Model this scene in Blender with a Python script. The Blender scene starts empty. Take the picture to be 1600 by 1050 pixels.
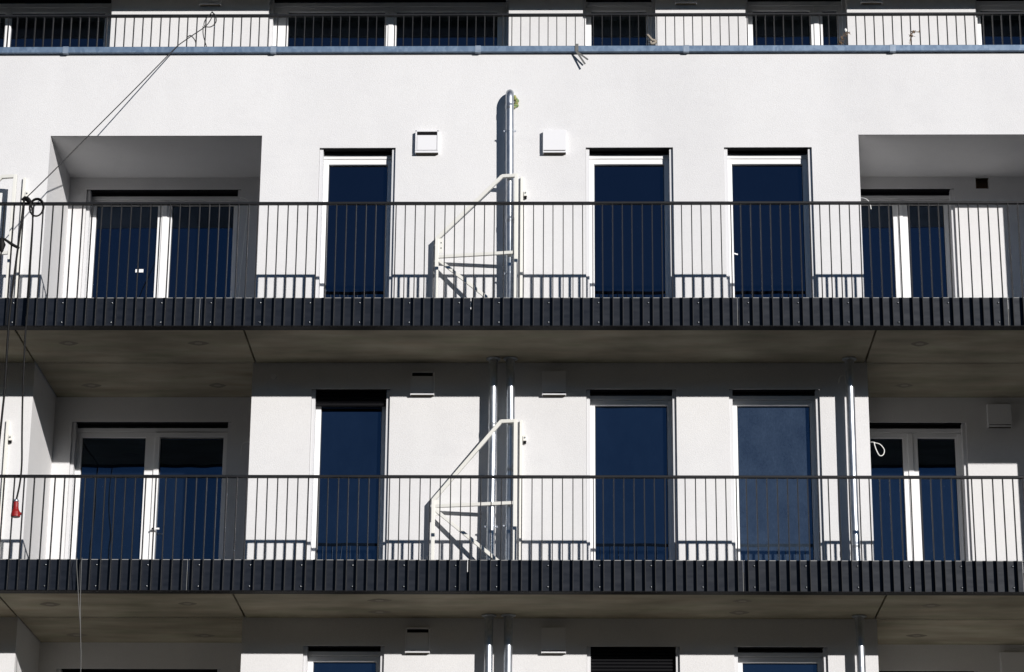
import bpy, math, random
from mathutils import Vector, Matrix
random.seed(7)
SC = bpy.context.scene
COL = SC.collection

# ------------------------------------------------------------------ helpers
class MB:
    """collects simple solids and links them as one mesh object"""
    def __init__(s): s.v = []; s.f = []
    def box(s, x0, x1, y0, y1, z0, z1):
        b = len(s.v)
        s.v += [(x0,y0,z0),(x1,y0,z0),(x1,y1,z0),(x0,y1,z0),(x0,y0,z1),(x1,y0,z1),(x1,y1,z1),(x0,y1,z1)]
        s.f += [tuple(b+i for i in q) for q in ((0,3,2,1),(4,5,6,7),(0,1,5,4),(1,2,6,5),(2,3,7,6),(3,0,4,7))]
        return s
    def quad(s, *p):
        b = len(s.v); s.v += [tuple(q) for q in p]; s.f.append(tuple(range(b, b+len(p)))); return s
    def bar(s, a, b, w, d, up=(0,-1,0)):
        """square bar from a to b: w across, d along 'up'"""
        a = Vector(a); b = Vector(b); t = (b-a).normalized(); u = Vector(up); u = (u - t*u.dot(t)).normalized(); n = t.cross(u)
        k = len(s.v)
        for p in (a, b):
            for i, j in ((-1,-1),(1,-1),(1,1),(-1,1)):
                s.v.append(tuple(p + n*(i*w/2) + u*(j*d/2)))
        s.f += [tuple(k+i for i in q) for q in ((0,3,2,1),(4,5,6,7),(0,1,5,4),(1,2,6,5),(2,3,7,6),(3,0,4,7))]
        return s
    def tube(s, pts, r, n=10, cap=True):
        pts = [Vector(p) for p in pts]; rs = r if isinstance(r, (list, tuple)) else [r]*len(pts)
        k0 = len(s.v); prev = None
        for i, p in enumerate(pts):
            t = (pts[min(i+1, len(pts)-1)] - pts[max(i-1, 0)]).normalized()
            if prev is None:
                ref = Vector((0,0,1)) if abs(t.z) < .9 else Vector((1,0,0)); u = t.cross(ref).normalized()
            else:
                u = (prev - t*prev.dot(t)).normalized()
            prev = u; w = t.cross(u)
            for j in range(n):
                a = 2*math.pi*j/n; s.v.append(tuple(p + (u*math.cos(a) + w*math.sin(a))*rs[i]))
        for i in range(len(pts)-1):
            for j in range(n):
                a = k0+i*n+j; b = k0+i*n+(j+1) % n; s.f.append((a, b, b+n, a+n))
        if cap:
            e = k0+(len(pts)-1)*n; q = len(s.v); s.v += s.v[k0:k0+n] + s.v[e:e+n]      # caps on points of their own: no smoothing over the rim
            s.f.append(tuple(q+j for j in reversed(range(n)))); s.f.append(tuple(q+n+j for j in range(n)))
        return s
    def prism_x(s, prof, x0, x1):
        """a (y, z) outline swept along x"""
        n = len(prof); k = len(s.v)
        s.v += [(x0,y,z) for y, z in prof] + [(x1,y,z) for y, z in prof]
        for i in range(n):
            j = (i+1) % n; s.f.append((k+i, k+j, k+n+j, k+n+i))
        s.f.append(tuple(k+i for i in reversed(range(n)))); s.f.append(tuple(k+n+i for i in range(n)))
        return s
    def build(s, name, mat, parent=None, smooth=False, bevel=0, fix=True):
        me = bpy.data.meshes.new(name); me.from_pydata(s.v, [], s.f); me.materials.append(mat)
        if fix:
            import bmesh
            bm = bmesh.new(); bm.from_mesh(me); bmesh.ops.recalc_face_normals(bm, faces=bm.faces); bm.to_mesh(me); bm.free()
        if smooth:
            for p in me.polygons: p.use_smooth = True
        o = bpy.data.objects.new(name, me); COL.objects.link(o)
        if parent is not None: o.parent = parent
        if bevel:
            m = o.modifiers.new('edge', 'BEVEL'); m.width = bevel; m.segments = 2; m.limit_method = 'ANGLE'
        return o

def tag(o, label=None, cat=None, group=None, kind=None):
    if label: o['label'] = label
    if cat: o['category'] = cat
    if group: o['group'] = group
    if kind: o['kind'] = kind
    return o

def empty(name, loc, label=None, cat=None, group=None):
    o = bpy.data.objects.new(name, None); COL.objects.link(o); o.location = loc; o.empty_display_size = .2
    return tag(o, label, cat, group)

def smooth_path(pts, k=5):
    """Catmull-Rom through the points"""
    P = [Vector(p) for p in pts]; P = [P[0]*2-P[1]] + P + [P[-1]*2-P[-2]]; out = []
    for i in range(1, len(P)-2):
        a, b, c, d = P[i-1:i+3]
        for j in range(k):
            t = j/k
            out.append(.5*((2*b)+(c-a)*t+(2*a-5*b+4*c-d)*t*t+(3*b-a-3*c+d)*t**3))
    out.append(P[-2]); return out

# ------------------------------------------------------------------ materials
def mat(name, col, rough=.6, metal=0., spec=.5, tint=None):
    m = bpy.data.materials.new(name); m.use_nodes = True; p = m.node_tree.nodes['Principled BSDF']
    p.inputs['Base Color'].default_value = (*col, 1); p.inputs['Roughness'].default_value = rough; p.inputs['Metallic'].default_value = metal
    p.inputs['Specular IOR Level'].default_value = spec
    if tint: p.inputs['Specular Tint'].default_value = (*tint, 1)
    return m
def coords(m, scale=(1,1,1), world=True):
    nt = m.node_tree; mp = nt.nodes.new('ShaderNodeMapping'); mp.inputs['Scale'].default_value = scale
    if world:
        g = nt.nodes.new('ShaderNodeNewGeometry'); nt.links.new(g.outputs['Position'], mp.inputs[0])
    else:
        g = nt.nodes.new('ShaderNodeTexCoord'); nt.links.new(g.outputs['Object'], mp.inputs[0])
    return mp.outputs[0]
def noise(m, vec, scale, detail=3, rough=.5):
    n = m.node_tree.nodes.new('ShaderNodeTexNoise'); n.inputs['Scale'].default_value = scale; n.inputs['Detail'].default_value = detail
    n.inputs['Roughness'].default_value = rough; m.node_tree.links.new(vec, n.inputs['Vector']); return n.outputs['Fac']
def ramp(m, fac, stops):
    r = m.node_tree.nodes.new('ShaderNodeValToRGB'); e = r.color_ramp.elements
    while len(e) < len(stops): e.new(.5)
    for el, (p, c) in zip(e, stops): el.position = p; el.color = (*c, 1) if len(c) == 3 else c
    m.node_tree.links.new(fac, r.inputs[0]); return r.outputs[0]
def mixc(m, a, b, fac, mode='MIX'):
    x = m.node_tree.nodes.new('ShaderNodeMix'); x.data_type = 'RGBA'; x.blend_type = mode
    for val, sock in ((a, 6), (b, 7)):
        if hasattr(val, 'node'): m.node_tree.links.new(val, x.inputs[sock])
        else: x.inputs[sock].default_value = (*val, 1)
    if hasattr(fac, 'node'): m.node_tree.links.new(fac, x.inputs[0])
    else: x.inputs[0].default_value = fac
    return x.outputs[2]
def setp(m, sock, out): m.node_tree.links.new(out, m.node_tree.nodes['Principled BSDF'].inputs[sock])
def bump(m, h, strength, dist):
    b = m.node_tree.nodes.new('ShaderNodeBump'); b.inputs['Strength'].default_value = strength; b.inputs['Distance'].default_value = dist
    m.node_tree.links.new(h, b.inputs['Height']); setp(m, 'Normal', b.outputs[0])

def plaster(name, a, b):
    m = mat(name, a, .92, spec=.2)
    v = coords(m); n1 = noise(m, coords(m, (1, 1, .45)), 1.1, 5, .6)
    c = ramp(m, n1, [(.3, a), (.72, b)])
    g = noise(m, v, 120, 2, .6); c2 = mixc(m, c, ramp(m, g, [(.3, (.80,.80,.80)), (.62, (1,1,1))]), .38, 'MULTIPLY')
    t = noise(m, coords(m, (1,1,2.2)), 2.6, 6, .62); c2 = mixc(m, c2, ramp(m, t, [(.32, (.935,.935,.94)), (.5, (1,1,1)), (.7, (.97,.97,.965))]), .38, 'MULTIPLY')
    setp(m, 'Base Color', c2); bump(m, noise(m, v, 75, 3, .7), .6, .006)
    return m
M_wall = plaster('white_render', (.725,.72,.72), (.665,.66,.663))
M_frame = mat('white_window_plastic', (.80,.80,.80), .4)
M_gasket = mat('frame_gasket', (.02,.02,.022), .6)
M_dark = mat('dark_slot', (.006,.006,.007), .8, spec=.1)
M_slat = mat('anthracite_shutter', (.003,.003,.0042), .6, spec=.12)
M_guide = mat('guide_rail_aluminium', (.62,.62,.63), .4, spec=.5)

def anthracite(name, c, rough, spec):
    m = mat(name, c, rough, spec=spec)
    n = noise(m, coords(m, (1.3,1.3,6)), 3.0, 4, .6)
    setp(m, 'Base Color', ramp(m, n, [(.35, c), (.75, tuple(x*1.35 for x in c))]))
    setp(m, 'Roughness', ramp(m, n, [(.3, (rough,)*3), (.7, (rough+.12,)*3)]))
    return m
M_rail = anthracite('anthracite_railing_steel', (.0085,.009,.0105), .42, .22)
M_under = mat('shaded_underside_anthracite', (.004,.004,.0045), .6, spec=.12)  # blacker copy of the railing steel, shade of the underside put into colour
M_panel = anthracite('anthracite_fascia_sheet', (.0078,.010,.0155), .30, .28)
M_edge = mat('edge_highlight_grey', (.30,.30,.29), .5)  # lighter grey that paints the bright highlight lines on the fascia
M_bolt = mat('bolt_steel', (.28,.29,.30), .35, 1.)

def concrete(name, a, b, stretch):
    m = mat(name, a, .85, spec=.25)
    n = noise(m, coords(m, stretch), 1.8, 4, .5); n2 = noise(m, coords(m, (1,1,1)), .9, 3, .5)
    hue = ramp(m, noise(m, coords(m, (.8,2.2,1)), 1.7, 5, .6), [(.32, (.88,.93,.82)), (.5, (1,.99,.95)), (.68, (1.0,.94,.88))])
    n3 = noise(m, coords(m, (.6,2.4,1)), 2.6, 6, .6)
    c = mixc(m, ramp(m, n, [(.3, a), (.7, b)]), ramp(m, n2, [(.35, (.62,.62,.60)), (.65, (1,1,1))]), .85, 'MULTIPLY')
    c = mixc(m, c, hue, .9, 'MULTIPLY'); c = mixc(m, c, ramp(m, n3, [(.34, (.80,.79,.76)), (.52, (1,1,1)), (.72, (1.0,1.0,1.0))]), .55, 'MULTIPLY')
    setp(m, 'Base Color', c); bump(m, n, .15, .01); return m
M_conc = concrete('fair_faced_concrete', (.285,.258,.203), (.42,.385,.31), (.7, 2.2, 1))
M_mark = mat('mortar_patch', (.19,.17,.135), .9, spec=.2)
M_mark2 = mat('mortar_core', (.27,.245,.205), .9, spec=.2)

def galv(name, a, b, rough, scale, metal=1.):
    m = mat(name, a, rough, metal)
    v = m.node_tree.nodes.new('ShaderNodeTexVoronoi'); v.inputs['Scale'].default_value = scale
    m.node_tree.links.new(coords(m, (1,1,.6)), v.inputs['Vector'])
    n = noise(m, coords(m, (1,1,.4)), 9, 4, .6)
    c = mixc(m, ramp(m, v.outputs['Color'], [(.2, a), (.8, b)]), ramp(m, n, [(.35,(.78,.8,.82)),(.65,(1,1,1))]), .6, 'MULTIPLY')
    setp(m, 'Base Color', c); setp(m, 'Roughness', ramp(m, n, [(.3,(rough,)*3),(.7,(rough+.09,)*3)])); return m
M_galv = galv('galvanised_pipe', (.44,.47,.51), (.54,.56,.59), .37, 45, .95)
M_zinc = galv('zinc_flashing', (.115,.175,.265), (.17,.24,.335), .42, 26, .25)
M_sleeve = galv('zinc_lap', (.22,.28,.36), (.28,.34,.42), .4, 26, .25)
M_steelwhite = mat('white_painted_steel', (.74,.73,.68), .45)
M_rubber = mat('black_rubber', (.008,.008,.008), .65, spec=.2)
M_rope = mat('dark_rope', (.03,.03,.03), .9)
M_red = mat('red_plug_plastic', (.26,.011,.009), .35)
M_whitewire = mat('white_wire', (.78,.78,.75), .5)
M_tape = mat('grey_strap', (.12,.12,.115), .6)
M_foam = mat('mounting_foam', (.55,.50,.14), .9)
n_ = noise(M_foam, coords(M_foam), 28, 3, .6); setp(M_foam, 'Base Color', ramp(M_foam, n_, [(.42,(.13,.22,.09)),(.6,(.42,.36,.13))]))
M_leaf = mat('dry_leaf', (.16,.10,.055), .9)
M_rag = mat('beige_rag', (.30,.26,.21), .9)
M_lid = mat('vent_plastic', (.72,.72,.735), .5, spec=.35)
M_outlet = mat('vent_outlet', (.055,.045,.03), .8)
M_hole = mat('raw_brick_hole', (.10,.06,.035), .95)
M_stick = mat('white_sticker', (.8,.8,.8), .6)

def glass(name, dust, spot):
    m = mat(name, (.0015,.004,.012), .015, spec=1.0, tint=(.46,.66,1.0)); m.node_tree.nodes['Principled BSDF'].inputs['IOR'].default_value = 1.62
    n = noise(m, coords(m, (1,1,.7)), 2.3, 6, .7); n2 = noise(m, coords(m, (1,1,.55)), 48, 4, .75)
    f = mixc(m, ramp(m, n, [(.35,(.52,.52,.52)),(.7,(1,1,1))]), ramp(m, n2, [(.4,(.6,.6,.6)),(.75,(1,1,1))]), .85, 'MULTIPLY')
    d = mixc(m, (.0008,.0009,.0012), dust, f)
    bump(m, noise(m, coords(m, (1,1,.6)), 1.6, 2, .5), .25, .012)
    sp = ramp(m, noise(m, coords(m), 26, 2, .5), [(.78,(0,0,0)),(.80,(1,1,1))])
    setp(m, 'Base Color', mixc(m, d, (.14,.15,.16), mixc(m, (0,0,0), sp, spot))); return m
M_glass = glass('window_glass', (.002,.0028,.005), .25)
M_glass_soft = glass('slightly_dusty_glass', (.006,.011,.021), .3)
M_glass_dust = glass('dusty_glass', (.045,.064,.092), .5)

M_floor = mat('bounce_cutting_black', (.022,.021,.021), .9, spec=.3)  # near-black for the added floor sheets that swallow bounced light
M_ground = mat('dry_gravel_ground', (.2,.17,.13), .95, spec=.2)
n_ = noise(M_ground, coords(M_ground), .6, 8, .65); setp(M_ground, 'Base Color', ramp(M_ground, n_, [(.3,(.06,.05,.037)),(.7,(.10,.083,.06))]))
M_sky_blocker = mat('sky_blocker_green', (.035,.045,.022), .95, spec=.1)  # dark green for the added, unseen slope that blocks low sky
n_ = noise(M_sky_blocker, coords(M_sky_blocker), .25, 6, .7); setp(M_sky_blocker, 'Base Color', ramp(M_sky_blocker, n_, [(.35,(.02,.028,.012)),(.7,(.05,.06,.03))]))
M_asph = mat('asphalt', (.05,.05,.052), .9, spec=.3)

# ------------------------------------------------------------------ dimensions
S = 2.985                       # storey height
YW, YL, YP = 1.295, 2.61, 3.47  # main wall, loggia back wall, penthouse wall
X0, X1 = -9.2, 8.6              # ends of the block
SOF = [11.2095, 11.2095-S]      # soffits of the two balconies
CEIL = 14.04                    # ceiling of the top loggias
LOG = [(-6.142, -3.63), (3.405, 6.11)]
WIN = [(-2.944, -2.045), (.197, 1.223), (1.822, 2.853)]
ROW = [0., -S, -2*S]

# ------------------------------------------------------------------ setting
g = MB(); g.quad((-900,-900,0),(900,-900,0),(900,900,0),(-900,900,0)); tag(g.build('ground', M_ground), kind='structure')
g = MB(); g.quad((-300,-20,.004),(300,-20,.004),(300,-13,.004),(-300,-13,.004)); tag(g.build('road', M_asph), kind='structure')

g = MB(); nx = 24; prof = [(-75,-.5),(-95,7),(-120,20),(-150,34),(-175,40),(-215,38),(-300,20),(-420,-.5)]  # unseen slope behind the camera, added to block low sky and deepen shade
for i in range(nx+1):
    x = -600+1200*i/nx
    for j, (yy, zz) in enumerate(prof): g.v.append((x, yy+10*math.sin(i*1.3+j), zz*(1+.08*math.sin(i*.9+j*.5)) if zz > 0 else zz))
n_ = len(prof)
for i in range(nx):
    for j in range(n_-1): a = i*n_+j; g.f.append((a, a+1, a+1+n_, a+n_))
tag(g.build('added_sky_blocker', M_sky_blocker, smooth=True), kind='structure')

# ------------------------------------------------------------------ building
B = empty('apartment_building', (0, YW, 0), 'new white rendered apartment block with two long balconies and recessed loggias', 'building')
B_inv = Matrix.Translation((0, -YW, 0))
def part(mb, name, m, parent=B, **k):
    o = mb.build(name, m, None, **k); o.parent = parent
    if parent is B: o.matrix_parent_inverse = B_inv
    else: o.matrix_parent_inverse = Matrix.Identity(4)
    return o

def wall_sheet(mb, x0, x1, z0, z1, y, holes, depth, cavity=True):
    """front sheet at y with rectangular holes (a,b,c,d) and reveals of the given depth"""
    xs = sorted({x0, x1} | {h[0] for h in holes} | {h[1] for h in holes}); zs = sorted({z0, z1} | {h[2] for h in holes} | {h[3] for h in holes})
    for i in range(len(xs)-1):
        for j in range(len(zs)-1):
            cx = (xs[i]+xs[i+1])/2; cz = (zs[j]+zs[j+1])/2
            if any(h[0] < cx < h[1] and h[2] < cz < h[3] for h in holes): continue
            mb.quad((xs[i],y,zs[j]),(xs[i+1],y,zs[j]),(xs[i+1],y,zs[j+1]),(xs[i],y,zs[j+1]))
    for h in holes:
        a, b, c, d = h[:4]; dep = depth if len(h) == 4 else h[4]; e = y+dep; et = y+(.014 if cavity else dep)
        mb.quad((a,y,c),(a,y,d),(a,e,d),(a,e,c)); mb.quad((b,y,c),(b,e,c),(b,e,d),(b,y,d))
        mb.quad((a,y,d),(b,y,d),(b,et,d),(a,et,d)); mb.quad((a,y,c),(a,e,c),(b,e,c),(b,y,c))

HEAD = 13.882
holes = []
for r, dz in enumerate(ROW):
    zf = 11.50+dz
    for a, b in WIN: holes.append((a, b, zf+.06, HEAD+dz))
    for a, b in LOG: holes.append((a, b, zf, CEIL if r == 0 else SOF[r-1], 0.0))
w = MB(); wall_sheet(w, X0, X1, 0, 15.13, YW, holes, .34)
w.quad((X0,YW,0),(X0,YW,15.13),(X0,12,15.13),(X0,12,0)); w.quad((X1,YW,0),(X1,12,0),(X1,12,15.13),(X1,YW,15.13)); w.quad((X0,12,0),(X0,12,17.4),(X1,12,17.4),(X1,12,0))
part(w, 'facade_wall', M_wall, fix=False)

DOORS = {0: (-5.93, -4.027, [(-5.826,-5.064),(-4.890,-4.128)]), 1: (3.415, 4.702, [(3.518,3.966),(4.143,4.590)])}
DHEAD = 13.888
for r, dz in enumerate(ROW):
    zf = 11.50+dz; top = CEIL if r == 0 else SOF[r-1]
    for k, (a, b) in enumerate(LOG):
        m = MB(); da, db, _ = DOORS[k]
        hs = [(da, db, zf+.04, DHEAD+dz, .34)]
        if r == 0 and k == 1: hs.append((4.968, 5.130, 13.884, 14.040-.012, .25))
        wall_sheet(m, a, b, zf, top, YL, hs, .34)
        m.quad((a,YW,zf),(a,YW,top),(a,YL,top),(a,YL,zf)); m.quad((b,YW,zf),(b,YL,zf),(b,YL,top),(b,YW,top))
        if r == 0: m.quad((a,YW,top),(b,YW,top),(b,YL,top),(a,YL,top))
        part(m, 'loggia_wall', M_wall, fix=False)
        if r == 0 and k == 1:
            m = MB(); m.box(4.955,5.143,YL+.10,YL+.12,13.87,14.05); h = part(m, 'wall_hole', M_hole); h['label'] = 'raw square hole for a missing vent'

# slabs: three bays with open joints between them, running into the loggias
def patch(x, y, z, parent):
    m = MB(); k = 20; rx, ry = .105*random.uniform(.85,1.15), .085*random.uniform(.85,1.15)
    pts = []
    for i in range(k):
        a = 2*math.pi*i/k; q = (abs(math.cos(a))**1.5, abs(math.sin(a))**1.5)
        pts.append((x+math.copysign(rx*q[0]*1.15, math.cos(a)), y+math.copysign(ry*q[1]*1.15, math.sin(a)), z-.0025))
    m.quad(*pts); m.quad(*[(x+.045*math.cos(2*math.pi*i/k), y+.035*math.sin(2*math.pi*i/k), z-.004) for i in range(k)])
    o = part(m, 'mortar_patch', M_mark, parent); o.data.materials.append(M_mark2); o.data.polygons[1].material_index = 1
JO = [-6.142, -3.60, 3.382, 6.12]
marks = [[(-5.63,.583),(-4.164,.582),(-5.636,2.143),(-4.144,2.14),(3.919,.602),(3.93,2.129)],
         [(-5.662,.647),(-4.151,.602),(-5.642,2.201),(-4.173,2.219),(-2.047,.429),(-2.085,.985),(1.867,.422),(1.866,.977),(3.918,.615),(3.946,2.126)]]
for s_, z in enumerate(SOF):
    m = MB(); edges = [X0] + JO + [X1]
    for i in range(5):
        a = edges[i] + (.011 if i else 0); b = edges[i+1] - (.011 if i < 4 else 0)
        m.box(a, b, .115, YL+.3 if i in (1, 3) else YW+.02, z, z+.235)
    m.box(X0, X1, .14, YW+.01, z+.06, z+.23)
    sl = part(m, 'balcony_slab', M_conc)
    sl['label'] = ['upper concrete balcony slab', 'lower concrete balcony slab'][s_]
    for x, y in marks[s_]: patch(x, y, z, sl)
    m = MB(); m.box(X0, X1, .13, YW-.004, z+.2354, z+.243)
    for a, b in LOG: m.box(a+.004, b-.004, YW-.004, YL-.004, z+.2354, z+.243)
    part(m, 'added_dark_floor', M_floor, sl)  # unseen dark sheet added over the slab to cut light bounced upwards
m = MB(); m.box(X0, X1, .2, YW+.01, 5.30, 5.50)
for a, b in LOG: m.box(a, b, YW, YL+.3, 5.30, 5.50)
part(m, 'balcony_slab', M_conc)

def pane_mesh(a, b, y, z0, z1):
    m = MB(); m.box(a, b, y, y+.024, z0, z1); return m

def opening(kind, a, b, y, z0, zh, panes, zpane, drop=0., gl=None, closed=False, label=None, sash=None, dg=.038, df=.162):
    """frame set in a reveal: guide rails flush with the wall, frame behind, roller shutter above"""
    yf = y+df; yg = yf+.045
    f = MB(); zt = zh-.032
    za = zpane+.062
    f.box(a+.005, b-.005, yf-.008, yf+.09, za+.004, zt)                # frame extension under the shutter
    f.box(a+.005, b-.005, yf, yf+.085, zpane, za)                      # head
    f.box(a+.005, b-.005, yf, yf+.085, z0, z0+.10)                     # bottom rail
    xs = [a+.005]
    for p, q in panes: xs += [p, q]
    xs.append(b-.005)
    for i in range(0, len(xs), 2): f.box(xs[i], xs[i+1], yf, yf+.085, z0+.10, zpane)
    for i in (range(2, len(xs)-1, 2) if not sash else ()):                                   # groove between the two sashes
        c = (xs[i]+xs[i+1])/2; f.box(c-.030, c+.030, yf-.014, yf, z0+.02, za-.012)
    if sash:
        p, q = sash; w_ = .062
        f.box(p-w_, q+w_, yf-.022, yf+.02, zpane, zpane+w_-.006); f.box(p-w_, p, yf-.022, yf+.02, z0+.05, zpane); f.box(q, q+w_, yf-.022, yf+.02, z0+.05, zpane)
    W = part(f, kind, M_frame, bevel=.004)
    if label: W['label'] = label
    for p, q in panes:
        part(pane_mesh(p-.01, q+.01, yg, z0+.09, zpane+.01), 'pane', gl or M_glass, W)
        k = MB(); t = .007                                              # black gasket round the glass
        k.box(p, q, yg-.004, yg-.0005, zpane-t, zpane); k.box(p, p+t, yg-.004, yg-.0005, z0+.1, zpane-t); k.box(q-t, q, yg-.004, yg-.0005, z0+.1, zpane-t)
        part(k, 'gasket', M_gasket, W)
    for s, x in ((1, a), (-1, b)):
        k = MB(); x2 = x+s*.044; lo, hi = min(x, x2), max(x, x2)
        k.box(lo+.002, hi-.002, y+dg, yf-.0015, z0+.01, zt+.07)
        k.box(lo+.012 if s < 0 else lo+.003, hi-.003 if s < 0 else hi-.012, y+dg-.0015, y+dg, z0+.01, zt+.07)
        part(k, 'guide_rail', M_guide, W)
    k = MB(); zb = z0+.01 if closed else (zh-.06-drop if drop else zt+.006); ztop = zh-.001; n = max(1, int((ztop-zb)/.037)); hgt = (ztop-zb)/n
    ys = yf-.06 if (drop or closed) else yf-.02
    for i in range(n):
        z = zb+i*hgt
        k.prism_x([(ys, z), (ys-.008, z+hgt*.25), (ys-.008, z+hgt*.7), (ys, z+hgt*.93), (ys+.006, z+hgt*.93), (ys+.006, z)], a+.03, b-.03)
    part(k, 'roller_shutter', M_slat, W)
    k = MB(); k.box(a+.002, b-.002, y+.0135, yf+.02, zh+.003, zh+.09); k.box(a+.002, b-.002, yf+.02, yf+.11, zt-.03, zh+.09)
    part(k, 'shutter_box', M_dark, W)
    return W

def hole_fill(a, b, y, zh):
    pass

for r, dz in enumerate(ROW):
    for i, (a, b) in enumerate(WIN):
        zp = 13.735+dz
        gl = M_glass
        if r == 1: gl = [M_glass_soft, M_glass_soft, M_glass_dust][i]
        if r == 2: gl = M_glass_soft
        drop = .12 if (r == 1 and i == 0) else 0
        lab = None
        if drop: lab = 'window with its black shutter let down a little'
        if r == 2 and i == 1: lab = 'window with its dark shutter fully closed'
        if r == 1 and i == 2: lab = 'window with dusty glass'
        Wd = opening('window', a, b, YW, 11.56+dz, HEAD+dz, [(a+.100, b-.100)], zp, drop, gl, closed=(r == 2 and i == 1), label=lab)
        if r == 0 and i == 2:
            m = MB(); m.bar((1.927, YW+.2055, 12.625), (1.972, YW+.2055, 12.612), .016, .002); part(m, 'sticker', M_stick, Wd)
    for k in (0, 1):
        a, b, panes = DOORS[k]
        D = opening('balcony_door', a, b, YL, 11.54+dz, DHEAD+dz, panes, 13.742+dz, 0, [M_glass, M_glass_soft, M_glass_soft][r], sash=panes[1] if (r == 1 and k == 0) else None)
        if r == 1 and k == 0:
            m = MB(); m.box(panes[1][0]-.035, panes[1][0]-.01, YL+.08, YL+.13, 9.60, 9.62); m.box(panes[1][0]-.035, panes[1][0]+.055, YL+.08, YL+.094, 9.60, 9.62)
            part(m, 'handle', M_frame, D)
        if r == 0 and k == 0:
            m = MB(); m.box(-5.31,-5.278, YL+.203, YL+.2055, 12.875, 12.915); m.box(-5.266,-5.212, YL+.203, YL+.2055, 12.875, 12.917)
            part(m, 'sticker', M_stick, D)

# parapet cap of bluish zinc with its lap sleeves
m = MB(); m.prism_x([(1.236,15.098),(1.236,15.166),(1.242,15.172),(1.80,15.150),(1.80,15.098),(1.295,15.098)], X0-.05, X1+.05)
cap = part(m, 'parapet_flashing', M_zinc)
for x in (-6.021, -3.53, -1.086, 1.395, 3.846):
    m = MB(); m.prism_x([(1.2315,15.089),(1.2315,15.169),(1.240,15.177),(1.80,15.154),(1.80,15.150),(1.2425,15.1725),(1.2361,15.166),(1.2361,15.098),(1.29,15.0975),(1.29,15.089)], x-.034, x+.034)
    part(m, 'lap_sleeve', M_sleeve, cap)
m = MB(); m.box(X0, X1, YW+.002, 1.78, 14.40, 15.097); part(m, 'parapet', M_wall)
m = MB(); m.box(X0, X1, 1.78, YP+.4, 14.30, 14.46); part(m, 'terrace_floor', M_conc)

PW = [(-8.3,-5.92,[(-8.2,-7.36),(-7.28,-6.055)]), (-3.885,-.776,[(-3.655,-2.395),(-2.245,-.93)]), (.178,1.113,[(.288,1.0)]), (2.27,3.575,[(2.38,3.12),(3.285,3.475)]), (5.225,7.4,[(5.33,6.25),(6.35,7.29)])]
PH = 16.99
m = MB(); wall_sheet(m, X0, X1, 14.46, 17.4, YP, [(a,b,14.56,PH) for a,b,_ in PW], .34); part(m, 'penthouse_wall', M_wall, fix=False)
for i, (a, b, pn) in enumerate(PW):
    opening('terrace_window', a, b, YP, 14.56, PH, pn, 16.832, dg=.15, df=.265)
m = MB(); m.box(X0-.3, X1+.3, 2.90, 12.2, 17.135, 17.45); m.box(X0-.3, X1+.3, 2.86, 2.90, 16.905, 17.46); part(m, 'roof', M_conc)

# ------------------------------------------------------------------ railings
def copy_to(o, parent, loc):
    c = o.copy(); COL.objects.link(c); c.parent = parent; c.location = loc; return c

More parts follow.
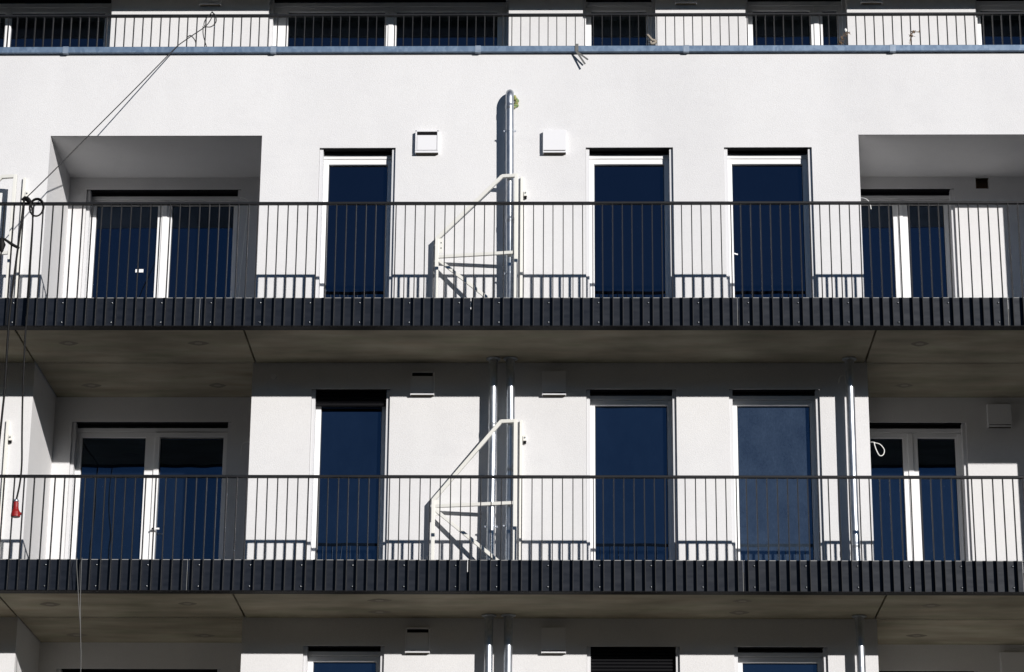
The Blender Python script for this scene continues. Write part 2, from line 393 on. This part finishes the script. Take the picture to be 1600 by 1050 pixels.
def railing(label, base_z, y, ztop, zbar0, x0, i0, i1, ifirst, panel_z=None, group=None):
    """flat bars every 11 cm under a flat handrail; i0..i1 the bars one by one, the rest beyond as one run"""
    xa, xb = X0+.05, X1-.05
    R = empty('balcony_railing' if panel_z else 'terrace_railing', (0, y, base_z), label, 'railing', group)
    Pz = base_z
    m = MB(); m.box(xa, xb, -.006, .046, ztop-.013-Pz, ztop+.013-Pz); m.build('handrail', M_rail, R, bevel=.003)
    bar = None; run = MB(); k = int((xa-x0)/.11)-1
    bw, bd = .0100, .040
    while True:
        x = x0+.11*k
        if x > xb-.02: break
        if x > xa+.02:
            if i0 <= k <= i1:
                if bar is None:
                    b_ = MB(); b_.box(-bw/2, bw/2, 0, bd, zbar0-Pz, ztop-.013-Pz); bar = b_.build('baluster', M_rail, R, bevel=.002); bar.location = (x, 0, 0)
                else:
                    copy_to(bar, R, (x+random.uniform(-.0012,.0012), random.uniform(-.001,.001), 0)).rotation_euler = (0, random.uniform(-.0022,.0022), 0)
            else:
                run.box(x-bw/2, x+bw/2, 0, bd, zbar0-Pz, ztop-.013-Pz)
        k += 1
    tag(run.build('baluster', M_rail, R), kind='stuff')
    if panel_z:
        z0, z1 = panel_z
        m = MB(); m.box(xa, xb, -.007, .128, z0-.0035-Pz, z0+.006-Pz); m.build('bottom_rail', M_under, R, bevel=.0015)
        seams = [xa, -7.055, -4.083, -1.085, 1.862, 4.834, 7.8, xb]
        bolts = []
        x = -5.616-.55*6
        while x < -1.0: bolts.append(x); x += .55
        x = bolts[-1]+.44
        while x < xb: bolts.append(x); x += .55
        proto = None
        for a, b in zip(seams[:-1], seams[1:]):
            m = MB(); a2, b2 = a+.004, b-.004
            m.prism_x([(.050,z0+.008-Pz),(.050,z1-.003-Pz),(.053,z1-Pz),(.112,z1-Pz),(.112,z1-.004-Pz),(.055,z1-.004-Pz),(.054,z0+.008-Pz)], a2, b2)
            pn = m.build('fascia_panel', M_panel, R)
            q = MB(); q.prism_x([(.0485,z1-.006-Pz),(.0485,z1-.001-Pz),(.052,z1+.0015-Pz),(.058,z1+.0015-Pz),(.058,z1+.0002-Pz),(.0525,z1+.0002-Pz),(.0495,z1-.006-Pz)], a2, b2); q.box(b2-.0035, b2-.0002, .0488, .0538, z0+.012-Pz, z1-.006-Pz); q.build('edge_highlight', M_edge, pn)  # pale strips painting the sunlit highlight along top and seam edges
            for bx in bolts:
                if not (a2+.03 < bx < b2-.03 and -6.9 < bx < 5.4): continue
                for bz in (z1-.062, z0+.062):
                    if proto is None:
                        q = MB()
                        q.tube([(0,.050,0),(0,.044,0),(0,.0395,0),(0,.038,0)], [.0115,.0115,.008,.003], 10)
                        proto = q.build('bolt', M_bolt, pn, smooth=True); proto.location = (bx, 0, bz-Pz)
                    else:
                        copy_to(proto, pn, (bx, 0, bz-Pz))
    else:
        m = MB(); m.box(xa, xb, -.004, .044, zbar0-.012-Pz, zbar0-Pz); m.build('bottom_rail', M_rail, R, bevel=.0015)
    return R
railing('dark flat-bar railing and bolted fascia of the upper balcony, rope tied to its left end', 11.206, 0, 12.668, 11.212, -5.787, -3, 96, -6, (11.2085, 11.560), 'steel balcony railings')
railing('dark flat-bar railing and bolted fascia of the lower balcony, red plug hanging before it', 11.206-S, 0, 9.494, 11.212-S, -5.6795, -4, 95, -4, (11.2085-S, 8.580), 'steel balcony railings')
railing('thin dark roof terrace railing standing behind the blue-grey parapet flashing', 14.46, 1.75, 15.829, 14.62, -5.5356, 1, 100, -12, None, 'steel balcony railings')

# ------------------------------------------------------------------ vent covers
def vent(x0, x1, z0, z1, y, label, slotted):
    V = empty('vent_cover', ((x0+x1)/2, y, z0), label, 'vent', 'square white wall vents')
    w, h = (x1-x0)/2, z1-z0
    m = MB()
    m.box(-w, w, -.058, -.002, .0, .030); m.box(-w, w, -.050, -.002, .030, h)
    if slotted: m.box(-w, -w+.018, -.064, -.050, .03, h); m.box(w-.018, w, -.064, -.050, .03, h); m.box(-w, w, -.064, -.050, h-.018, h)
    m.box(-w, w, -.064, -.058, .0, .022)
    m.build('housing', M_lid, V, bevel=.003)
    m = MB(); m.box(-w+.008, w-.008, -.056, -.004, -.002, .004); m.build('outlet', M_outlet, V)
    m = MB()
    if slotted:
        m.box(-w+.022, w-.022, -.063, -.052, .034, h-.062); m.build('flap', M_lid, V, bevel=.002)
        m = MB(); m.box(-w+.02, w-.02, -.0535, -.0505, h-.058, h-.022); m.build('air_slot', M_dark, V)
    else:
        m.box(-w, w, -.066, -.0505, .030, h); m.build('flap', M_lid, V, bevel=.003)
        m = MB(); m.box(-w+.012, w-.012, -.0645, -.060, .0235, .0285); m.build('air_slot', M_dark, V)
    return V
lv = ['slotted white vent in full sun on the top wall, left of the galvanised pipe elbow', 'slotted white vent in the shade under the upper balcony, left of two pipes', 'slotted white vent in the shade under the lower balcony']
rv = ['closed white vent in full sun on the top wall, right of the galvanised pipe elbow', 'closed white vent under the upper balcony with only its bottom edge sunlit', 'closed white vent under the lower balcony with only its bottom edge sunlit']
for r, dz in enumerate(ROW):
    vent(-1.812, -1.537, 13.792+dz, 14.078+dz, YW, lv[r], True)
    vent(-.308, -.034, 13.792+dz, 14.078+dz, YW, rv[r], False)
for r in (1, 2):
    vent(4.955, 5.235, 13.815+ROW[r], 14.095+ROW[r], YL, ['', 'shaded white vent on the back wall of the right-hand loggia beside its door', 'shaded white vent on the back wall of the lowest right-hand loggia'][r], False)
for (x, lab) in ((-4.64,'shaded vent on the roof terrace wall nearest the knotted rope'), (1.505,'shaded vent on the roof terrace wall between the single window and the two-part window'), (3.89,'shaded vent on the roof terrace wall above the twig caught in the railing')):
    vent(x-.14, x+.14, 16.785, 17.07, YP, lab, True)

# ------------------------------------------------------------------ pipes
YPI = YW-.165; RP = .0475
def pipe(label, path, elbow=False, collars=(), clamps=(), seams=()):
    base = Vector(path[-1])
    P = empty('galvanised_pipe', base, label, 'pipe', 'galvanised vertical pipes')
    L = lambda p: Vector(p)-base
    pts = [L(p) for p in path]
    m = MB()
    if elbow:
        t = pts[0]; arc = []
        for i in range(9):
            a = math.pi/2*i/8; arc.append(Vector((t.x, t.y+.10-.10*math.sin(a), t.z-.10+.10*math.cos(a)+.10)))
        arc = [Vector((t.x, t.y+.175, t.z+.10))] + arc
        m.tube(arc + pts[1:], RP, 28)
    else: m.tube(pts, RP, 28)
    m.build('tube', M_galv, P, smooth=True, fix=False)
    for z in seams:
        x = interp(path, z); m = MB(); c = L((x, YPI, z)); m.tube([c+Vector((0,0,d)) for d in (-.035,-.03,-.004,0,.004,.03,.035)], [RP+.0005,RP+.003,RP+.003,RP+.005,RP+.003,RP+.003,RP+.0005], 28, False); m.build('coupling', M_galv, P, smooth=True, fix=False)
    for z in collars:
        x = interp(path, z-.05); m = MB(); c = L((x, YPI, z)); m.tube([c+Vector((0,0,-.001)), c+Vector((0,0,-.012)), c+Vector((0,0,-.018)), c+Vector((0,0,-.05))], [RP+.034, RP+.034, RP+.006, RP+.004], 28); m.build('collar', M_galv, P, smooth=False)
    for z in clamps:
        x = interp(path, z); c = L((x, YPI, z)); m = MB()
        m.tube([c+Vector((0,0,-.010)), c+Vector((0,0,.010))], RP+.004, 28, False)
        for s in (-1, 1): m.box(c.x+s*(RP+.014)-.014, c.x+s*(RP+.014)+.014, c.y-.003, c.y+.003, c.z-.010, c.z+.010); m.tube([c+Vector((s*(RP+.02),-.012,0)), c+Vector((s*(RP+.02),.012,0))], .005, 8)
        m.tube([c+Vector((0,RP,0)), c+Vector((0,.17,0))], .006, 8)
        m.build('clamp', M_galv, P)
    return P
def interp(path, z):
    for a, b in zip(path[:-1], path[1:]):
        if a[2] >= z >= b[2]: return a[0]+(b[0]-a[0])*(a[2]-z)/max(1e-6, a[2]-b[2])
    return path[-1][0]
PA = [(-.700,YPI,14.44),(-.699,YPI,14.36),(-.690,YPI,13.25),(-.658,YPI,10.14),(-.670,YPI,7.94),(-.670,YPI,.02)]
pe = pipe('galvanised pipe whose elbow enters the top wall beside yellow-green foam', PA, True, collars=(SOF[0], SOF[1]), clamps=(14.02, 12.24, 9.24), seams=(14.33, 12.9, 9.9))
m = MB()
for i in range(22):
    a = random.uniform(-1.9, 1.5); r = random.uniform(.03,.058); c = Vector((-.650+r*math.cos(a)*.75, YW-.012-random.random()*.022, 14.46+r*math.sin(a)*1.35)) - Vector(PA[-1])
    rr = random.uniform(.012,.024); k = len(m.v)
    m.tube([c+Vector((0,0,d*rr)) for d in (-1,-.7,0,.7,1)], [rr*q for q in (.1,.72,1,.72,.1)], 9)
m.build('mounting_foam', M_foam, pe, smooth=True)
pipe('left one of two galvanised pipes side by side starting under the upper balcony', [(-.862,YPI,11.205),(-.862,YPI,10.14),(-.885,YPI,7.94),(-.885,YPI,.02)], False, collars=(SOF[0]-.002, SOF[1]-.002), clamps=(9.23,), seams=(10.4,))
pipe('single galvanised pipe right of the dusty window under the upper balcony', [(3.186,YPI,11.205),(3.180,YPI,9.40),(3.197,YPI,7.95),(3.197,YPI,.02)], False, collars=(SOF[0]-.002, SOF[1]-.002), clamps=(), seams=(9.02,))

# ------------------------------------------------------------------ white steel partition frames
def frame(x, dz, ltop, label):
    Y = lambda t: YW-.26+.14*t                     # t 0 at the tall post, 1 at the short post
    zf = 11.45+dz
    F = empty('partition_frame', (x, YW-.26, zf), label, 'steel frame', 'white steel partition frames')
    Pt = lambda t, z: Vector((-.919*t, Y(t)-YW+.26, z-zf))
    sec = .041
    m = MB(); m.bar(Pt(0, zf+.01), Pt(0, 13.437+dz), sec, sec); m.build('tall_post', M_steelwhite, F, bevel=.003)
    m = MB(); m.bar(Pt(1, zf+.01), Pt(1, ltop), sec, sec); m.build('short_post', M_steelwhite, F, bevel=.003)
    m = MB(); m.bar(Pt(.0195, 13.419+dz), Pt(.185, 13.419+dz), sec, sec); m.build('top_rail', M_steelwhite, F, bevel=.003)
    m = MB(); m.bar(Pt(.178, 13.421+dz), Pt(1.0, ltop-.012), sec, sec); m.build('sloping_rail', M_steelwhite, F, bevel=.003)
    m = MB(); m.bar(Pt(.02, 12.465+dz), Pt(.981, 12.462+dz), .038, .032); m.build('middle_rail', M_steelwhite, F, bevel=.003)
    m = MB(); m.bar(Pt(.97, 12.415+dz), Pt(.02, 11.66+dz), .038, .028); m.build('brace', M_steelwhite, F, bevel=.003)
    m = MB(); pz = ltop-.105; a = Pt(.978, pz); m.box(a.x, a.x+.05, a.y-.012, a.y-.005, pz-zf-.09, pz-zf+.09)
    pl = m.build('fixing_plate', M_steelwhite, F, bevel=.001)
    for d in (.035, -.03):
        q = MB(); q.tube([(a.x+.028, a.y-.0135, pz-zf+d), (a.x+.028, a.y-.0118, pz-zf+d)], .008, 10); q.build('bolt_hole', M_dark, pl)
    # wall profile and its small fixing bracket
    W = MB(); wx = .059; wy = .26
    W.box(wx-.016, wx+.016, wy-.040, wy-.001, .01, 13.495+dz-zf); W.build('wall_profile', M_steelwhite, F, bevel=.002)
    W = MB(); W.box(wx+.022, wx+.062, wy-.05, wy-.001, 13.25+dz-zf, 13.32+dz-zf); k = W.build('wall_bracket', M_steelwhite, F, bevel=.003)
    q = MB(); q.tube([(wx+.043, wy-.058, 13.287+dz-zf), (wx+.043, wy-.05, 13.287+dz-zf)], .009, 8); q.build('bolt', M_bolt, k)
    q = MB(); q.box(wx+.03, wx+.058, wy-.045, wy-.01, 13.226+dz-zf, 13.249+dz-zf); q.build('nut', M_dark, k)
frame(-.612, 0, 12.70, 'white steel frame with a sloping top rail in front of the elbow pipe, behind the upper railing')
frame(-.603, -S, 9.56, 'white steel frame with a sloping top rail in front of the twin pipes, behind the lower railing')
frame(-6.468, 0, 12.70, 'white steel frame cut off by the left picture edge, behind the upper railing')
frame(-6.462, -S, 9.56, 'white steel frame cut off by the left picture edge, behind the lower railing')

# ------------------------------------------------------------------ rope, cables and small things
def wires(name, paths, r, m, label, cat, group=None, n=6, k=5):
    b = MB()
    for p in paths: b.tube(smooth_path(p, k), r, n)
    o = b.build(name, m, smooth=True); return tag(o, label, cat, group)
rope = [(-4.356,1.70,15.80),(-4.37,1.70,15.74),(-4.428,1.66,15.63),(-4.561,1.45,15.403),(-4.667,1.228,15.186),(-4.737,1.167,15.069),(-5.131,.837,14.391),(-5.493,.522,13.768),(-5.87,.18,13.103),(-6.106,-.04,12.695)]
loop = [(-4.356,1.70,15.845),(-4.31,1.69,15.80),(-4.30,1.69,15.71),(-4.36,1.69,15.645),(-4.44,1.69,15.66),(-4.43,1.69,15.74),(-4.37,1.69,15.82),(-4.35,1.70,15.85),(-4.34,1.80,15.85)]
tail = [(-4.45,1.66,15.64),(-4.442,1.66,15.52),(-4.394,1.66,15.36)]
frz = [(-4.60,1.42,15.38),(-4.56,1.44,15.41),(-4.51,1.48,15.36),(-4.50,1.48,15.28),(-4.54,1.46,15.25)]
wires('rope', [rope, loop, tail, frz], .0062, M_rope, 'thin dark rope knotted to the terrace railing and running down to the upper railing', 'rope')
# cable hanging from the upper railing with a coil, ending in a red plug
C = empty('power_cable', (-5.96,-.06,9.02), 'black power cable coiled at the upper railing and ending in a red plug', 'cable')
o0 = Vector((-5.96,-.06,9.02))
def loc(pts): return [Vector(p)-o0 for p in pts]
c2 = [(-6.106,-.03,12.70),(-6.07,-.045,12.675),(-6.03,-.05,12.64),(-6.0,-.05,12.53),(-5.988,-.055,12.32),(-5.983,-.06,11.938),(-5.976,-.06,11.523),(-5.984,-.06,11.111),(-5.977,-.06,10.814),(-5.966,-.06,10.372),(-5.944,-.06,9.935),(-5.925,-.06,9.61),(-5.931,-.06,9.394),(-5.958,-.06,9.20)]
m = MB(); m.tube(smooth_path(loc(c2), 6), .0105, 8); m.build('cord', M_rubber, C, smooth=True)
m = MB()
for q in range(2):
    rx, rz = .074+.006*q, .10+.006*q
    m.tube([Vector((-5.96+.006*q+rx*math.cos(a), -.052-.02*q, 12.592+rz*math.sin(a)))-o0 for a in [2*math.pi*i/28 for i in range(29)]], .0095, 8)
m.tube(loc([(-6.13,-.03,12.69),(-6.10,-.04,12.72),(-6.06,-.05,12.70),(-6.03,-.05,12.66)]), .02, 8)
m.build('coil', M_rubber, C, smooth=True)
m = MB()
m.tube([Vector((0.002,0,.196)),Vector((0.002,0,.186)),Vector((.003,0,.165)),Vector((.004,0,.16))], [.018,.026,.027,.02], 14); m.build('cord_grip', M_galv, C, smooth=True)
m = MB()
m.tube([Vector((.003,0,.168)),Vector((.003,0,.155)),Vector((.004,0,.105)),Vector((.005,0,.075)),Vector((.006,0,.055)),Vector((.006,0,.02)),Vector((.006,0,0)),Vector((.006,0,-.004))], [.024,.028,.029,.034,.046,.051,.050,.044], 18)
m.box(.045,.066,-.018,.018,.022,.046)
m.build('plug', M_red, C, smooth=False)
c1 = [(-6.106,-.02,12.70),(-6.108,-.05,12.65),(-6.119,-.055,12.397),(-6.145,-.06,11.938),(-6.166,-.06,11.523),(-6.176,-.06,11.148),(-6.171,-.05,10.522),(-6.18,-.05,10.156),(-6.20,-.05,9.50),(-6.22,-.05,8.2),(-6.23,-.05,5.0),(-6.2,-.1,.02)]
wires('hanging_cable', [c1], .0125, M_rubber, 'thick black cable hanging straight down over both railings at the left edge', 'cable')
# black clamp with two arms strapped to the bars
m = MB()
m.tube([(-6.43,-.035,12.225),(-6.30,-.05,12.222),(-6.205,-.05,12.155),(-6.125,-.045,12.112)], [.012,.014,.018,.016], 8)
m.tube([(-6.325,-.05,12.24),(-6.315,-.06,12.15),(-6.315,-.055,12.06)], [.012,.042,.012], 10)
m.tube([(-6.42,-.045,12.085),(-6.315,-.05,12.10)], [.018,.03], 8)
tag(m.build('cable_clamp', M_rubber, smooth=True), 'black clamp with slanted arms fixed to the upper railing bars at the left edge', 'clamp')
wires('loose_wire', [[(-5.269,-.03,8.575),(-5.262,-.06,8.50),(-5.243,-.062,8.333),(-5.215,-.062,8.089),(-5.179,-.062,7.777),(-5.150,-.062,7.331),(-5.14,-.062,6.4)],
                     [(-5.214,-.03,8.575),(-5.21,-.06,8.50),(-5.205,-.066,8.333),(-5.196,-.066,8.089),(-5.176,-.066,7.777),(-5.147,-.066,7.331),(-5.135,-.066,6.4)]], .0038, M_tape, 'thin double grey wire dangling from the lower railing in front of the left loggia', 'wire')
G = 'white wire ends sticking out of the walls'
wires('wire_loop', [[(3.40,1.31,10.268),(3.43,1.27,10.26),(3.455,1.26,10.248),(3.511,1.25,10.228),(3.556,1.25,10.165),(3.543,1.25,10.106),(3.502,1.25,10.096),(3.468,1.25,10.16),(3.448,1.255,10.236),(3.455,1.26,10.255)]], .006, M_whitewire, 'closed loop of white wire at the right loggia corner below the upper balcony', 'wire', G)
wires('wire_loop', [[(3.40,1.31,13.25),(3.46,1.25,13.208),(3.501,1.24,13.154),(3.514,1.24,13.075)]], .0055, M_whitewire, 'bent white wire at the wall corner of the right loggia, just above the upper railing', 'wire', G)
wires('wire_loop', [[(-3.625,1.9,10.45),(-3.72,2.05,10.49),(-3.80,2.10,10.49),(-3.825,2.10,10.43),(-3.83,2.10,10.34)]], .0055, M_whitewire, 'short curved white wire in the shade beside the left loggia door, below the upper balcony', 'wire', G)
wires('wire_loop', [[(-4.03,2.62,13.77),(-4.022,2.56,13.755),(-3.951,2.5,13.718),(-3.917,2.5,13.663),(-3.925,2.5,13.55),(-3.97,2.5,12.9),(-3.985,2.5,12.3)]], .0055, M_whitewire, 'long white wire hanging down beside the top left loggia door', 'wire', G)
wires('wire_loop', [[(3.075,1.30,10.97),(3.078,1.27,11.0),(3.09,1.24,11.031),(3.134,1.24,11.039),(3.146,1.24,10.986),(3.146,1.25,10.95)]], .004, M_whitewire, 'small hook of pale wire on the shaded wall next to the single pipe', 'wire', G)
m = MB(); m.tube([(-3.385,1.30,11.04),(-3.385,1.27,11.04)], .034, 16); tag(m.build('wall_cap', M_lid, smooth=False), 'small round cap on the shaded wall under the left end of the upper balcony', 'cap')
m = MB()
m.box(.072,.112,1.224,1.231,15.10,15.19)
m.bar((.078,1.228,15.11),(.19,1.205,14.915),.022,.004); m.bar((.095,1.226,15.085),(.225,1.20,14.970),.020,.004)
tag(m.build('strap', M_tape), 'torn grey strap hanging in two tails from the parapet flashing', 'strap')
m = MB(); m.tube(smooth_path([(.945,1.70,15.53),(.97,1.69,15.50),(1.0,1.70,15.465),(1.04,1.71,15.455),(1.046,1.70,15.43),(1.0,1.69,15.405),(.985,1.70,15.44)], 4), [.010+.010*abs(math.sin(i*1.3)) for i in range(25)], 7)
tag(m.build('rag', M_rag, smooth=True), 'knotted beige rag tied to a terrace railing bar', 'rag')
def twig(pts, n, spread, name, label, mm):
    m = MB(); sp = smooth_path(pts, 4); m.tube(sp, .004, 5)
    for i in range(n):
        p = random.choice(sp) + Vector((random.uniform(-1,1), random.uniform(-.5,.5), random.uniform(-1,1)))*spread
        d = Vector((random.uniform(-1,1), random.uniform(-1,1), random.uniform(-1,1))).normalized(); e = d.orthogonal().normalized(); l = random.uniform(.015,.035)
        m.quad(p-d*l, p+e*l*.4, p+d*l, p-e*l*.4)
        if i % 3 == 0: m.tube([p, p-d*l*1.6], .0018, 4)
    tag(m.build(name, mm, fix=False), label, 'twig', 'dry plants caught in the terrace railing')
twig([(3.36,1.70,15.56),(3.31,1.70,15.50),(3.275,1.70,15.40),(3.27,1.70,15.33)], 34, .03, 'dry_twig', 'withered leaf bundle caught in the terrace railing beside the two-part window', M_leaf)
twig([(4.115,1.70,15.40),(4.13,1.70,15.50),(4.16,1.70,15.56),(4.20,1.70,15.56),(4.245,1.70,15.555)], 30, .016, 'dry_twig', 'thin brown twig caught in the terrace railing against the sunlit wall', M_leaf)
m = MB(); m.tube([(3.345,1.68,15.60),(3.345,1.68,15.575),(3.345,1.68,15.55)], [.006,.022,.006], 8); 
tag(m.build('paper_scrap', M_whitewire, smooth=True), 'white crumpled scrap stuck on top of the withered leaf bundle', 'scrap')

# ------------------------------------------------------------------ light, sky, camera
to_sun = Vector((.633, -1., .311)).normalized()
el = math.asin(to_sun.z); az = math.atan2(to_sun.x, to_sun.y)
sun = bpy.data.lights.new('sun', 'SUN'); sun.energy = 5.0; sun.angle = math.radians(.5); sun.color = (1., .965, .93)
so = bpy.data.objects.new('sun', sun); COL.objects.link(so); so.rotation_euler = to_sun.to_track_quat('Z', 'Y').to_euler(); so.location = (15, -30, 30)
wd = bpy.data.worlds.new('World'); SC.world = wd; wd.use_nodes = True
nt = wd.node_tree; sky = nt.nodes.new('ShaderNodeTexSky'); sky.sky_type = 'NISHITA'; sky.sun_disc = False
sky.sun_elevation = el; sky.sun_rotation = az; sky.air_density = 1.; sky.dust_density = 0.; sky.ozone_density = 5.
nt.links.new(sky.outputs[0], nt.nodes['Background'].inputs[0]); nt.nodes['Background'].inputs[1].default_value = .06

cam = bpy.data.cameras.new('camera'); co = bpy.data.objects.new('camera', cam); COL.objects.link(co); SC.camera = co
cam.sensor_width = 36; cam.lens = 36*4147.03/1600; cam.clip_start = .1; cam.clip_end = 3000
yaw, pitch, roll = -.022698932, .328004581, .007348112
f = Vector((math.sin(yaw)*math.cos(pitch), math.cos(yaw)*math.cos(pitch), math.sin(pitch)))
r = Vector((math.cos(yaw), -math.sin(yaw), 0)); u = r.cross(f)
r2 = r*math.cos(roll)+u*math.sin(roll); u2 = -r*math.sin(roll)+u*math.cos(roll)
mw = Matrix((r2, u2, -f)).transposed().to_4x4(); mw.translation = (0, -27.5995, 1.7); co.matrix_world = mw
SC.view_settings.view_transform = 'Standard'; SC.view_settings.look = 'None'; SC.view_settings.gamma = 1; SC.view_settings.exposure = -.06
SC.cycles.max_bounces = 8; SC.cycles.diffuse_bounces = 5
